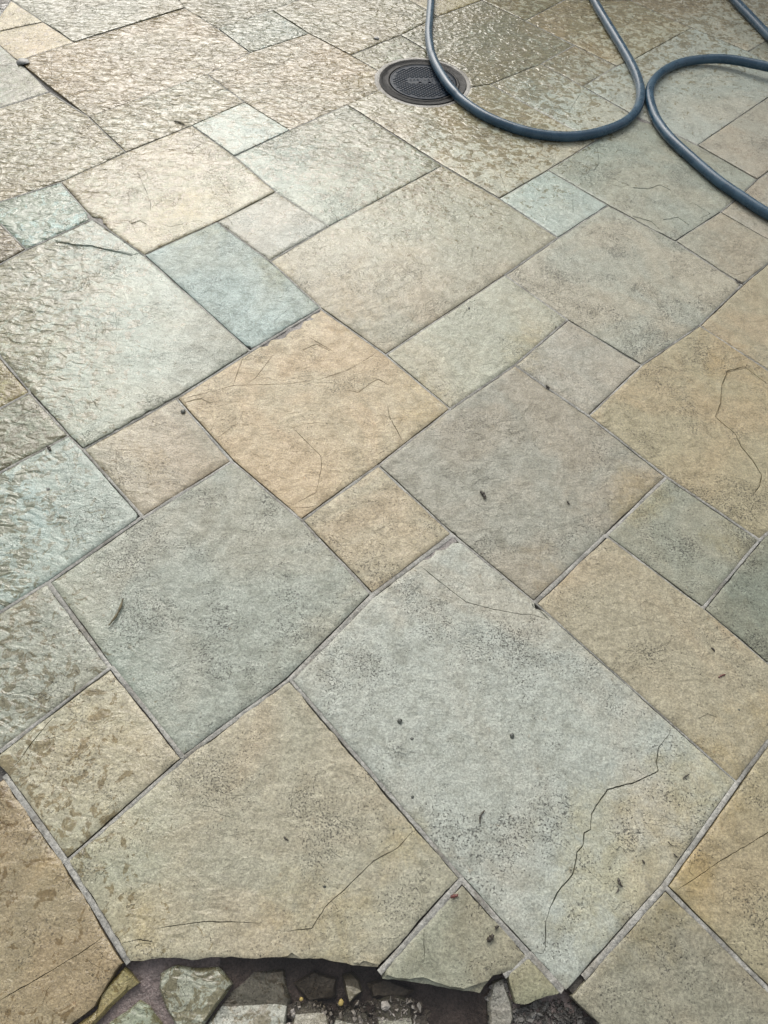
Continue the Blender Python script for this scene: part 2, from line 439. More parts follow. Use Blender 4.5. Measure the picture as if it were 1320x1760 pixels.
WET = np.array([
    [1.0, 1.0, 1.0, 1.0, .95, .95, .80, .70, .7],
    [1.0, 1.0, 1.0, 1.0, .95, .95, .80, .70, .7],
    [.90, .90, .85, .80, .85, .75, .45, .35, .3],
    [.90, .86, .62, .42, .52, .40, .28, .20, .2],
    [.88, .82, .60, .18, .10, .10, .10, .15, .1],
    [.80, .76, .42, .10, .05, .05, .10, .10, .1],
    [.75, .70, .35, .10, .05, .00, .05, .10, .1],
    [.70, .66, .50, .15, .00, .00, .00, .05, .1],
    [.70, .66, .55, .20, .05, .00, .00, .05, .1],
    [.60, .62, .55, .30, .10, .05, .00, .05, .1],
    [.60, .62, .55, .30, .10, .05, .00, .05, .1]])


def wetness(P):
    q = survey(P)
    x = np.clip(np.interp(q[:, 0], WET_X, range(len(WET_X))), 0, len(WET_X) - 1.001)
    y = np.clip(np.interp(q[:, 1], WET_Y, range(len(WET_Y))), 0, len(WET_Y) - 1.001)
    i, j = x.astype(int), y.astype(int)
    u, v = x - i, y - j
    return (WET[j, i] * (1 - u) * (1 - v) + WET[j, i + 1] * u * (1 - v)
            + WET[j + 1, i] * (1 - u) * v + WET[j + 1, i + 1] * u * v)


STAINS = [(1080, 1500, 170, .7), (1200, 1350, 110, .7), (1095, 850, 60, .8), (560, 1600, 150, .5), (235, 1600, 70, .6), (100, 1450, 120, .4),
          (1250, 640, 90, .4), (330, 360, 80, .6), (900, 600, 50, .6), (470, 465, 40, .6), (600, 520, 80, .4), (20, 600, 110, .5), (1190, 1500, 45, .9),
          (600, 110, 70, .7), (110, 130, 80, .6), (300, 30, 70, .6), (700, 1440, 60, .5), (930, 990, 60, .4), (250, 800, 60, .4), (720, 690, 60, .5),
          (1290, 1240, 80, .5), (1250, 930, 60, .5), (180, 1250, 90, .4), (1020, 1640, 60, .4)]


def staining(P):
    q = survey(P)
    out = np.zeros(len(q))
    for x, y, r, k in STAINS:
        out = np.maximum(out, k * np.clip(1 - ((q[:, 0] - x) ** 2 + (q[:, 1] - y) ** 2) / (r * r * 1.7), 0, 1))
    return out


# joint half widths in metres: (x, y, reach, half width) in survey pixels
WIDE = [(570, 1093, 90, .0095), (405, 1235, 120, .0075), (110, 1060, 50, .0075), (250, 1225, 95, .006),
        (60, 1405, 90, .008), (165, 1570, 110, .0085), (725, 1590, 100, .0085), (880, 1610, 110, .008),
        (1060, 1615, 130, .0085), (1230, 1610, 130, .0075), (980, 975, 90, .0085), (1205, 1435, 110, .0075),
        (1300, 1310, 50, .0075), (710, 970, 90, .0085), (165, 945, 110, .006), (320, 835, 100, .006),
        (580, 845, 90, .006), (1258, 985, 80, .006), (1095, 868, 80, .006), (1100, 1190, 200, .003)]


def half_joint(mx, my):
    for x, y, r, h in WIDE:
        if (mx - x) ** 2 + (my - y) ** 2 < r * r:
            return h * 0.88
    return float(np.interp(my, [0, 250, 500, 700, 1700], [.0032, .0034, .0040, .0045, .0055]))


def stone_tone(c):
    r, g_, b = lin(c, 0.80)
    m = 0.3 * r + 0.6 * g_ + 0.1 * b
    return tuple(k * (0.74 * v + 0.26 * m) for k, v in zip((1.0, 0.99, 0.96), (r, g_, b)))


# merge survey points that mark the same corner
nodes = []
for _, pl in SLABS.values():
    for p in pl:
        if p != C and not any((p[0] - q[0]) ** 2 + (p[1] - q[1]) ** 2 < 64 for q in nodes):
            nodes.append(p)


def snap(p):
    if p == C:
        return COVER_PX
    return min(nodes, key=lambda q: (p[0] - q[0]) ** 2 + (p[1] - q[1]) ** 2)


def area2(P):
    x, y = P[:, 0], P[:, 1]
    return float(np.sum(x * np.roll(y, -1) - np.roll(x, -1) * y))


def inside(Q, P):
    """Which points of Q (n,2) lie in polygon P (m,2)."""
    x, y = Q[:, 0][:, None], Q[:, 1][:, None]
    ax, ay = P[:, 0][None], P[:, 1][None]
    bx, by = np.roll(P[:, 0], -1)[None], np.roll(P[:, 1], -1)[None]
    cross = (ay > y) != (by > y)
    with np.errstate(divide='ignore', invalid='ignore'):
        t = (bx - ax) * (y - ay) / (by - ay) + ax
    return (np.sum(cross & (x < t), 1) % 2) == 1


def seg_dist(Q, A, B):
    """Distance of points Q to the nearest of segments A-B."""
    best = np.full(len(Q), 1e9)
    for i in range(0, len(A), 64):
        a, d = A[i:i + 64][None], (B[i:i + 64] - A[i:i + 64])[None]
        q = Q[:, None]
        t = np.clip(np.sum((q - a) * d, 2) / np.maximum(np.sum(d * d, 2), 1e-12), 0, 1)
        best = np.minimum(best, np.sqrt(np.min(np.sum((q - a - t[..., None] * d) ** 2, 2), 1)))
    return best


def n3(x, y, z, s):
    return noise.noise((x * s, y * s, z))


def densify(P, step, closed=True):
    out = []
    n = len(P)
    for i in range(n if closed else n - 1):
        a, b = P[i], P[(i + 1) % n]
        k = max(1, int(np.hypot(*(b - a)) / step))
        out += [a + (b - a) * j / k for j in range(k)]
    if not closed:
        out.append(P[-1])
    return np.array(out)


def inset(P, d):
    """Move every edge i (P[i] -> P[i+1]) of a counter-clockwise polygon inwards by d[i]."""
    n, out = len(P), []
    for i in range(n):
        a, b, c = P[i - 1], P[i], P[(i + 1) % n]
        u, v = (b - a) / np.hypot(*(b - a)), (c - b) / np.hypot(*(c - b))
        nu, nv = np.array([-u[1], u[0]]), np.array([-v[1], v[0]])
        cr = u[0] * v[1] - u[1] * v[0]
        if abs(cr) < 0.30:
            m = (nu + nv) / np.hypot(*(nu + nv))
            out.append(b + m * (d[i - 1] + d[i]) / 2)
        else:
            q1, q2 = b + nu * d[i - 1], b + nv * d[i]
            t = ((q2[0] - q1[0]) * v[1] - (q2[1] - q1[1]) * v[0]) / cr
            out.append(q1 + u * t)
    return np.array(out)


def offset_line(L, d, closed=False):
    n, out = len(L), []
    d = np.broadcast_to(d, (n,))
    for i in range(n):
        a = L[i - 1] if (i > 0 or closed) else L[i]
        b = L[(i + 1) % n] if (i < n - 1 or closed) else L[i]
        t = (b - a) / max(np.hypot(*(b - a)), 1e-9)
        out.append(L[i] + np.array([-t[1], t[0]]) * d[i])
    return np.array(out)


def build_stone(name, outline, color, parent, cracks=(), flakes=(), bites=(), z0=0.0, tilt=None, depth=0.03,
                step=0.016, relief=1.0, seed=0, wet=None, wscale=1.0, rim=0.0025, ragged=1.0):
    """One riven stone: ragged outline, worn rim, cleft relief, cracks as grooves, flakes as sunk beds."""
    rs = random.Random(seed * 13 + 5)
    so = seed * 3.7
    O = densify(outline, 0.011)
    nrm = offset_line(O, 1.0, True) - O
    jit = np.array([(0.0011 * n3(p[0], p[1], so, 60) + 0.0022 * min(0.25, n3(p[0], p[1], so + 9, 17))) * ragged for p in O])
    O = O + nrm * jit[:, None]
    for bx, by, br in bites:
        c = ground(bx, by)
        r = np.hypot(*(O - c).T) / (br * 0.0014)
        for i, p in enumerate(O):
            if r[i] < 1:
                O[i] = p + nrm[i] * (1 - r[i] ** 2) * br * 0.00075 * (1 + 0.6 * n3(p[0], p[1], so, 38))
    if name == 'flagstone':                               # clear the collar of the inspection cover
        for i, p in enumerate(O):
            v = p - COVER
            r = np.hypot(*v)
            if r < COLLAR_R:
                O[i] = COVER + v / max(r, 1e-6) * (COLLAR_R + 0.0012 * math.sin(i * 1.7))
    keep = [i for i in range(len(O)) if np.hypot(*(O[i] - O[i - 1])) > 0.0012]
    O = O[keep]
    SA, SB = O, np.roll(O, -1, 0)
    verts, edges = [tuple(p) for p in O], [(i, (i + 1) % len(O)) for i in range(len(O))]
    I = offset_line(O, 0.0045, True)
    ok = inside(I, O) & (seg_dist(I, SA, SB) > 0.003)
    verts += [tuple(p) for p in I[ok]]
    crk = []
    for ci, line in enumerate(cracks):
        L = densify(np.array([ground(*p) for p in line]), 0.007, False)
        L = L + np.array([[0.0013 * n3(p[0], p[1], so + 3, 90), 0.0013 * n3(p[0], p[1], so + 8, 90)] for p in L])
        okc = inside(L, O) & (seg_dist(L, SA, SB) > 0.0035)
        L = L[okc]
        if len(L) < 3:
            continue
        bold = len(cracks[0]) > 9 and ci == 0
        w = np.array([(0.0013 if bold else 0.0008) * max(0.45, 1.0 + 0.9 * n3(p[0], p[1], so + 2, 22) + 0.5 * n3(p[0], p[1], so + 6, 80)) for p in L])
        w *= np.clip(np.minimum(np.arange(len(L)) + 1, len(L) - np.arange(len(L))) / 5.0, 0.3, 1)
        crk.append((L, w, 0.009 if bold else 0.005))
        for d in (-w, -w * 0.4, w * 0.4, w):
            Q = offset_line(L, d)
            b = len(verts)
            verts += [tuple(p) for p in Q]
            edges += [(b + i, b + i + 1) for i in range(len(Q) - 1)]
    flk = []
    for line, h in flakes:
        P = np.array([ground(*p) for p in line])
        if area2(P) < 0:
            P = P[::-1]
        P = densify(P, 0.008)
        P = P + np.array([[0.002 * n3(p[0], p[1], so + 3, 60), 0.002 * n3(p[0], p[1], so + 8, 60)] for p in P])
        flk.append((P, h * 0.001))
        for d in (-0.0008, 0.0008):
            Q = offset_line(P, d, True)
            okq = inside(Q, O) & (seg_dist(Q, SA, SB) > 0.002)
            b = len(verts)
            idx = {}
            for i in range(len(Q)):
                if okq[i]:
                    idx[i] = len(verts)
                    verts.append(tuple(Q[i]))
            edges += [(idx[i], idx[(i + 1) % len(Q)]) for i in idx if (i + 1) % len(Q) in idx]
    lo, hi = O.min(0), O.max(0)
    gx, gy = np.meshgrid(np.arange(lo[0], hi[0], step), np.arange(lo[1], hi[1], step * 0.87))
    gx[::2] += step / 2
    G = np.stack([gx.ravel(), gy.ravel()], 1)
    G += np.array([[rs.uniform(-.3, .3) * step, rs.uniform(-.3, .3) * step] for _ in G]) if len(G) else 0
    G = G[inside(G, O)]
    if len(G):
        G = G[seg_dist(G, SA, SB) > 0.009]
    for L, w, cd in crk:
        if len(G):
            G = G[seg_dist(G, L[:-1], L[1:]) > 0.004]
    for P, h in flk:
        if len(G):
            G = G[seg_dist(G, P, np.roll(P, -1, 0)) > 0.004]
    verts += [tuple(p) for p in G]
    res = delaunay_2d_cdt([Vector(v) for v in verts], edges, [], 1, 1e-5, False)
    V = np.array([[v.x, v.y] for v in res[0]])
    T = [tuple(f) for f in res[2] if len(f) == 3]
    cc = (V[[t[0] for t in T]] + V[[t[1] for t in T]] + V[[t[2] for t in T]]) / 3
    T = [t for t, q in zip(T, inside(cc, O)) if q]
    cen = (lo + hi) / 2
    d_out = seg_dist(V, SA, SB)
    k = np.clip(d_out / 0.0045, 0, 1)
    Z = -rim * (1 - k) ** 2
    Z += np.array([relief * (0.0014 * n3(x, y, so, 7) + 0.0009 * n3(x, y, so + 5, 23)) for x, y in V]) * (0.35 + 0.65 * k)
    tl = tilt if tilt is not None else (rs.uniform(-.004, .004), rs.uniform(-.004, .004))
    Z += (V[:, 0] - cen[0]) * tl[0] + (V[:, 1] - cen[1]) * tl[1]
    for L, w, cd in crk:
        near = np.argmin(((V[:, None] - L[None]) ** 2).sum(2), 1)
        Z -= np.where(seg_dist(V, L[:-1], L[1:]) < w[near] * 0.7, cd, 0)
    for P, h in flk:
        Z -= np.where(inside(V, P), h, 0)
    # orientation, skirt
    a, b, c = (V[[t[i] for t in T]] for i in range(3))
    flip = ((b - a)[:, 0] * (c - a)[:, 1] - (b - a)[:, 1] * (c - a)[:, 0]) < 0
    T = [t[::-1] if f else t for t, f in zip(T, flip)]
    half = {}
    for t in T:
        for i in range(3):
            half[(t[i], t[(i + 1) % 3])] = 1
    rimE = [e for e in half if (e[1], e[0]) not in half]
    VV = [(x - cen[0], y - cen[1], z) for (x, y), z in zip(V, Z)]
    low = {}
    for i, j in rimE:
        for q in (i, j):
            if q not in low:
                low[q] = len(VV)
                VV.append((V[q][0] - cen[0], V[q][1] - cen[1], -depth))
    faces = T + [(j, i, low[i], low[j]) for i, j in rimE]
    o = obj_from(name, VV, faces, STONE, parent, (cen[0], cen[1], z0))
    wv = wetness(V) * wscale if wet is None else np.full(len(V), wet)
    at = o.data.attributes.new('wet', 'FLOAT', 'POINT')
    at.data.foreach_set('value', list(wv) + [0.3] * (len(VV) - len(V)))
    at = o.data.attributes.new('stain', 'FLOAT', 'POINT')
    at.data.foreach_set('value', list(staining(V)) + [0.0] * (len(VV) - len(V)))
    o.color = (*stone_tone(color), 1)
    return o


# ------------------------------------------------------------------ ground and patio bed
GROUND_MAT = mortar_material('damp_garden_soil', (0.06, 0.05, 0.04), (0.11, 0.10, 0.07), 0.9)
bm_v = [(-150, -150, -0.35), (150, -150, -0.35), (150, 150, -0.35), (-150, 150, -0.35)]
tag(obj_from('ground', bm_v, [(0, 1, 2, 3)], GROUND_MAT, smooth=False), kind='structure')

PIT = [ground(*p) for p in ((105, 1765), (150, 1728), (200, 1652), (300, 1638), (500, 1630), (640, 1652), (840, 1660),
                            (900, 1636), (975, 1695), (1040, 1770))]
notch = [np.array([-0.62, -2.6])] + PIT + [np.array([0.75, -2.6])]
ring = notch + [np.array(p) for p in ((9.0, -2.6), (9.0, 9.0), (-9.0, 9.0), (-9.0, -2.6))]
n = len(ring)
bv = [(p[0], p[1], -0.0125) for p in ring] + [(p[0], p[1], -0.36) for p in ring]
bf = [tuple(range(n))[::-1]] + [(i, (i + 1) % n, n + (i + 1) % n, n + i) for i in range(n)]
patio = obj_from('patio', bv, bf, BED, smooth=False)
bmx = bmesh.new()
bmx.from_mesh(patio.data)
bmesh.ops.recalc_face_normals(bmx, faces=bmx.faces)
bmesh.ops.triangulate(bmx, faces=[f for f in bmx.faces if len(f.verts) > 4])
bmx.to_mesh(patio.data)
bmx.free()
tag(patio, kind='structure')

# ------------------------------------------------------------------ flagstones
plan = {}
seams = {}
for si, (key, (colr, pl)) in enumerate(SLABS.items()):
    px = []
    for p in pl:
        q = snap(p)
        if not px or px[-1] != q:
            px.append(q)
    if px[0] == px[-1]:
        px.pop()
    W = np.array([ground(*p) for p in px])
    if area2(W) < 0:
        px, W = px[::-1], W[::-1]
    plan[key] = (px, W)
    for i in range(len(px)):
        a, b = px[i], px[(i + 1) % len(px)]
        seams[tuple(sorted((a, b)))] = 1

for si, (key, (px, W)) in enumerate(plan.items()):
    d = []
    for i in range(len(px)):
        a, b = px[i], px[(i + 1) % len(px)]
        d.append(half_joint((a[0] + b[0]) / 2, (a[1] + b[1]) / 2))
        if {a, b} == {snap((911, 1641)), snap((869, 1677))}:
            d[-1] = 0.0008                                # a break, not a joint
    out = inset(W, d)
    if COVER_PX in px:                                    # swing round the cover on an arc
        i = px.index(COVER_PX)
        a, b = out[i - 1], out[(i + 1) % len(px)]
        t0 = math.atan2(*(a - COVER)[::-1])
        t1 = math.atan2(*(b - COVER)[::-1])
        dt = (t1 - t0 + math.pi) % (2 * math.pi) - math.pi
        mid = COVER + 0.1 * np.array([math.cos(t0 + dt / 2), math.sin(t0 + dt / 2)])
        if not inside(mid[None], W)[0]:
            dt -= math.copysign(2 * math.pi, dt)
        arc = [COVER + COLLAR_R * np.array([math.cos(t0 + dt * k / 24), math.sin(t0 + dt * k / 24)]) for k in range(25)]
        out = np.array(list(out[:i]) + arc + list(out[i + 1:]))
    pool_edge = key in ('O26', 'O27', 'O27b', 'O30')
    rz = random.Random(si)
    z = rz.uniform(-0.0012, 0.0012)
    if key == 'O27b':
        z = -0.0025
    step = 0.016 if W[:, 1].min() < 2.4 else 0.022
    build_stone('flagstone', out, SLABS[key][0], patio, CRACKS.get(key, ()), FLAKES.get(key, ()), BITES.get(key, ()),
                z, depth=0.045 if pool_edge else 0.028, step=step, seed=si, ragged=2.2 if pool_edge else 1.0, rim=0.0025 if W[:, 1].min() < 2 else 0.0014,
                wscale={'T0': .55, 'T1': .6, 'L0': .7, 'T6': .6, 'T7': .8, 'M1': .85, 'O30': .85, 'N2': .8, 'N6': .4}.get(key, 1.0))

# paving that runs on outside the survey, in the same 0.3 m module
AX = math.radians(-41.66)
e1, e2 = np.array([math.cos(AX), math.sin(AX)]), np.array([-math.sin(AX), math.cos(AX)])
ALL = [W for _, W in plan.values()] + [np.array(notch)]


def free(c, s):
    k = np.linspace(-0.47, 0.47, 5) * s
    Q = np.array([c + e1 * u + e2 * v for u in k for v in k])
    return not any(inside(Q, P).any() for P in ALL)


def simple_slab(s):
    h, b = s / 2 - 0.005, 0.004
    v = [(x * (h - b), y * (h - b), 0) for x, y in ((-1, -1), (1, -1), (1, 1), (-1, 1))]
    v += [(x * h, y * h, -0.003) for x, y in ((-1, -1), (1, -1), (1, 1), (-1, 1))]
    v += [(x * h, y * h, -0.028) for x, y in ((-1, -1), (1, -1), (1, 1), (-1, 1))]
    f = [(0, 1, 2, 3)] + [(i + 4 * k, i + 4 * k + 4, (i + 1) % 4 + 4 * k + 4, (i + 1) % 4 + 4 * k) for k in (0, 1) for i in range(4)]
    f = [f[0]] + [t for t in f[1:]]
    me = bpy.data.meshes.new('flagstone')
    me.from_pydata(v, [], f)
    at = me.attributes.new('wet', 'FLOAT', 'POINT')
    at.data.foreach_set('value', [0.45] * len(v))
    me.materials.append(STONE)
    return me


me6, me3 = simple_slab(0.6), simple_slab(0.3)
tones = [(165, 160, 142), (158, 162, 148), (172, 156, 124), (150, 148, 134), (166, 152, 128), (160, 170, 160)]
rg = random.Random(3)
taken = set()


def lay(c, s, me):
    o = bpy.data.objects.new('flagstone', me)
    COL.objects.link(o)
    o.parent = patio
    o.location = (c[0], c[1], rg.uniform(-.001, .001))
    o.rotation_euler = (0, 0, AX)
    o.color = (*stone_tone(rg.choice(tones)), 1)


for i in range(-9, 10):
    for j in range(-9, 10):
        c = e1 * i * 0.6 + e2 * j * 0.6 + np.array([0.1, 1.9])
        if abs(c[0]) > 3.2 or not -1.3 < c[1] < 6.0:
            continue
        if free(c, 0.6):
            lay(c, 0.6, me6)
        else:
            for u in (-.15, .15):
                for v in (-.15, .15):
                    q = c + e1 * u + e2 * v
                    if free(q, 0.3):
                        lay(q, 0.3, me3)

PATCH = mortar_material('crumbled_mortar', (0.13, 0.12, 0.11), (0.27, 0.25, 0.23), 0.6)
# ------------------------------------------------------------------ pointing between the flagstones
Wall = [W for _, W in plan.values()]


def in_any(q):
    return any(inside(q[None], P)[0] for P in Wall)


for qi, (a, b) in enumerate(seams):
    A, B = ground(*a), ground(*b)
    ln = np.hypot(*(B - A))
    if ln < 0.03:
        continue
    t = (B - A) / ln
    nn = np.array([-t[1], t[0]])
    mid = (A + B) / 2
    if not (in_any(mid + nn * 0.02) and in_any(mid - nn * 0.02)):
        continue
    h = half_joint((a[0] + b[0]) / 2, (a[1] + b[1]) / 2)
    rs = random.Random(qi)
    side = rs.choice((-1, 1))
    z0 = -0.0024 - 0.0011 * rs.random()
    pts = [A + t * s for s in np.arange(-0.3 * h, ln + 0.3 * h, 0.012)] + [B]
    runs, cur = [], []
    for p in pts:
        gone = np.hypot(*(p - COVER)) < COLLAR_R
        if np.hypot(*(p - ground(978, 1708))) < 0.032 and n3(p[0], p[1], 4, 40) > -0.05:
            gone = True
        if gone:
            if len(cur) > 2:
                runs.append(cur)
            cur = []
        else:
            cur.append(p)
    if len(cur) > 2:
        runs.append(cur)
    V, Fc = [], []
    for run in runs:
        b0 = len(V)
        for p in run:
            w1 = 0.6 * n3(p[0], p[1], qi, 30)
            gap = max(0.0, 0.0020 + 0.0024 * n3(p[0], p[1], qi + 5, 7)) * min(1.0, h / 0.0048)
            lo, hi = -h - 0.002, h + 0.002
            if side > 0:
                hi = h - gap
            else:
                lo = -h + gap
            if h > 0.0055:                                # wide joints have shrunk from both arrises
                g2 = max(0.0, 0.0006 + 0.0022 * n3(p[0], p[1], qi + 11, 8))
                lo, hi = max(lo, -h + g2), min(hi, h - g2)
            zz = z0 + 0.0008 * n3(p[0], p[1], qi, 14)
            mlo, mhi = lo + (hi - lo) * (0.28 + 0.05 * w1), lo + (hi - lo) * (0.74 + 0.05 * w1)
            for s, dz in ((lo, -0.0085), (lo + 0.0004, -0.0011), (mlo, 0), (mhi, 0.0001), (hi - 0.0004, -0.0011), (hi, -0.0085)):
                V.append((p[0] - mid[0] + nn[0] * s, p[1] - mid[1] + nn[1] * s, zz + dz))
        for i in range(len(run) - 1):
            for k in range(5):
                q = b0 + i * 6 + k
                Fc.append((q, q + 6, q + 7, q + 1))
    if V:
        o = obj_from('mortar_joint', V, Fc, MORTAR, patio, (mid[0], mid[1], 0))
        bmx = bmesh.new()
        bmx.from_mesh(o.data)
        if sum(f.normal.z for f in bmx.faces) < 0:
            bmesh.ops.reverse_faces(bmx, faces=bmx.faces)
        bmx.to_mesh(o.data)
        bmx.free()

# crumbled pointing where slab edges have broken away
for pi, (line, hw, z) in enumerate((([(434, 600), (470, 582), (505, 563), (530, 546), (550, 530)], .024, -.0055),
                                    ([(722, 968), (750, 944), (781, 920)], .017, -.0050),
                                    ([(1090, 200), (1125, 216), (1155, 230)], .026, -.0050),
                                    ([(150, 365), (165, 378), (182, 392)], .02, -.0045))):
    L = densify(np.array([ground(*p) for p in line]), 0.008, False)
    V, Fc = [], []
    for s_ in np.linspace(-1, 1, 9):
        for p in offset_line(L, s_ * hw):
            V.append((p[0], p[1], z + 0.0028 * n3(p[0], p[1], pi, 45) + 0.0014 * n3(p[0], p[1], pi + 4, 110)))
    m = len(L)
    for k in range(8):
        for i in range(m - 1):
            q = k * m + i
            Fc.append((q, q + 1, q + 1 + m, q + m))
    o = obj_from('mortar_patch', V, Fc, PATCH, patio)

# ------------------------------------------------------------------ sunken pool at the patio edge
WATER_Z = -0.034
POOL_MAT = mortar_material('mauve_pool_mortar', (0.085, 0.066, 0.060), (0.16, 0.125, 0.115), 0.3)
gx = np.linspace(-0.66, 0.80, 60)
gy = np.linspace(-2.55, 0.16, 90)
pv, pf = [], []
for y in gy:
    for x in gx:
        z = float(np.interp(x, [-0.6, -0.36, -0.24, -0.10, 0.10, 0.24, 0.32], [-0.044, -0.046, -0.052, -0.075, -0.09, -0.085, -0.05]))
        pv.append((x, y, z + 0.018 + 0.004 * n3(x, y, 3, 9) + 0.002 * n3(x, y, 7, 30)))
for j in range(len(gy) - 1):
    for i in range(len(gx) - 1):
        q = j * len(gx) + i
        pf.append((q, q + 1, q + 1 + len(gx), q + len(gx)))
pool = obj_from('pool_bed', pv, pf, POOL_MAT)
tag(pool, kind='structure')
wv = [(-0.45, -2.5, WATER_Z), (0.42, -2.5, WATER_Z), (0.42, 0.15, WATER_Z), (-0.45, 0.15, WATER_Z)]
tag(obj_from('pool_water', wv, [(0, 1, 2, 3)], water_material(), smooth=False), kind='structure')

LOW = [  # colour, outline in survey pixels, top height, tilt, wetness
    ((150, 132, 78), [(213, 1664), (236, 1690), (218, 1703), (165, 1757), (110, 1800), (100, 1785), (164, 1736), (170, 1710), (191, 1686)], -0.026, (0, 0), .5),
    ((142, 145, 134), [(273, 1673), (300, 1660), (373, 1664), (397, 1693), (348, 1762), (330, 1790), (310, 1780), (282, 1733), (271, 1700)], -0.030, (0, -.05), .7),
    ((140, 143, 124), [(239, 1719), (256, 1729), (280, 1762), (300, 1810), (180, 1810), (184, 1762)], -0.034, (0, 0), .6),
    ((146, 146, 141), [(402, 1692), (420, 1666), (488, 1668), (492, 1700), (500, 1714), (492, 1760), (470, 1820), (360, 1810), (352, 1766)], -0.047, (0, -.24), .6),
    ((112, 104, 84), [(588, 1676), (604, 1671), (618, 1683), (623, 1705), (601, 1721), (593, 1702)], -0.050, (0, -.28), .4),
    ((128, 120, 106), [(505, 1728), (530, 1722), (560, 1735), (565, 1765), (540, 1790), (500, 1780)], -0.047, (0.05, -.25), .5),
    ((136, 132, 123), [(575, 1745), (600, 1728), (632, 1742), (640, 1775), (600, 1800), (570, 1785)], -0.048, (0, -.22), .5),
    ((118, 116, 110), [(838, 1722), (848, 1688), (866, 1682), (880, 1724), (884, 1750), (872, 1790), (842, 1780)], -0.036, (.1, -.1), .3),
    ((96, 88, 76), [(505, 1690), (540, 1668), (580, 1680), (578, 1716), (530, 1722)], -0.062, (0, -.05), .3),
    ((104, 96, 86), [(630, 1690), (660, 1680), (715, 1702), (700, 1716), (640, 1716)], -0.060, (0, -.1), .3),
    ((128, 122, 106), [(645, 1722), (680, 1708), (706, 1722), (712, 1760), (690, 1800), (650, 1775)], -0.048, (0, -.25), .4),
]
for i, (colr, pl, z, tl, w) in enumerate(LOW):
    z += 0.016
    P = np.array([ground(*p, z) for p in pl])
    if area2(P) < 0:
        P = P[::-1]
    build_stone('stone', P, colr, pool, z0=z, tilt=tl, depth=0.07, step=0.010, relief=2.2, seed=200 + i, wet=w, rim=0.006, ragged=1.8)


def pebble_mesh(r, seed, sq=0.6, sub=2):
    b = bmesh.new()
    bmesh.ops.create_icosphere(b, subdivisions=sub, radius=1.0)
    rs = random.Random(seed)
    ex, ey = rs.uniform(.75, 1.2), rs.uniform(.75, 1.2)
    V = []
    for v in b.verts:
        k = r * (1 + 0.28 * noise.noise(v.co * 1.3 + Vector((seed * 1.7, 0, 0))) + 0.12 * noise.noise(v.co * 3 + Vector((0, seed, 0))))
        V.append((v.co.x * k * ex, v.co.y * k * ey, v.co.z * k * sq))
    Fc = [tuple(q.index for q in f.verts) for f in b.faces]
    b.free()
    return V, Fc


GRAVEL = mortar_material('pale_mossy_grit', (0.09, 0.075, 0.055), (0.26, 0.24, 0.215), 0.5)
DARKGRIT = mortar_material('dark_wet_grit', (0.035, 0.033, 0.03), (0.15, 0.145, 0.135), 0.6)


def grit(name, region, cnt, rmin, rmax, mat, z, seed, label, cat='gravel'):
    rs = random.Random(seed)
    P = np.array([ground(*p, z) for p in region])
    lo, hi = P.min(0), P.max(0)
    V, Fc, k = [], [], 0
    while k < cnt:
        q = np.array([rs.uniform(lo[0], hi[0]), rs.uniform(lo[1], hi[1])])
        if not inside(q[None], P)[0]:
            continue
        r = rmin + (rmax - rmin) * rs.random() ** 3
        a, f = pebble_mesh(r, seed + k, 0.38, 1)
        b = len(V)
        V += [(x + q[0], y + q[1], zz + z + rs.uniform(-.006, .006)) for x, y, zz in a]
        Fc += [tuple(i + b for i in t) for t in f]
        k += 1
    o = obj_from(name, V, Fc, mat)
    tag(o, label, cat, kind='stuff')


grit('mossy_gravel', [(498, 1722), (560, 1728), (640, 1722), (705, 1712), (735, 1740), (740, 1800), (490, 1800)], 700, .0012, .011, GRAVEL, -0.038, 11,
     'pale mossy gravel heaped between the stones in the pool')
grit('broken_grit', [(836, 1718), (848, 1688), (868, 1680), (882, 1732), (965, 1716), (985, 1722), (1018, 1762), (1030, 1800), (840, 1800)], 900, .0012, .008, DARKGRIT, -0.030, 23,
     'dark broken mortar grit under the chipped slab corner')
for k, (x, y, r) in enumerate(((586, 1723, .0055), (518, 1717, .0045))):
    V, Fc = pebble_mesh(r, 320 + k, 0.6, 2)
    q = ground(x, y, -0.031)
    o = obj_from('pebble', V, Fc, plain('yellow_pebble', (0.33, 0.25, 0.08), 0.3), None, (q[0], q[1], -0.031))
    tag(o, ('yellow rounded pebble beside the pointed stone in the pool', 'small yellow pebble next to the flat grey stone in the pool')[k], 'pebble', 'yellow pebbles in the pool')

# ------------------------------------------------------------------ inspection cover
COVER_MAT = plain('wet_blue_black_plastic', (0.007, 0.015, 0.026), 0.42, 0.0006, 300, 0.2, spec=0.18)
FRAME_MAT = plain('grimy_cast_frame', (0.018, 0.018, 0.017), 0.5, 0.004, 120, 0.55, spec=0.18)
COLLAR_MAT = mortar_material('cover_collar_mortar', (0.20, 0.19, 0.165), (0.32, 0.31, 0.28), 0.5)
cov = empty('inspection_cover', (COVER[0], COVER[1], 0), math.radians(10))
tag(cov, 'round dark inspection cover set in the paving under the hose', 'drain cover')


def revolve(name, prof, mat, parent, seg=96, wob=0.0):
    V, Fc, m = [], [], len(prof)
    for i in range(seg):
        a = 2 * math.pi * i / seg
        for k, (r, z) in enumerate(prof):
            w = wob * noise.noise((math.cos(a) * 5, math.sin(a) * 5, k * 0.4))
            V.append(((r + w) * math.cos(a), (r + w) * math.sin(a), z + w * 0.2))
    for i in range(seg):
        for k in range(m - 1):
            a, b = i * m + k, ((i + 1) % seg) * m + k
            Fc.append((a, a + 1, b + 1, b))
    return obj_from(name, V, Fc, mat, parent)


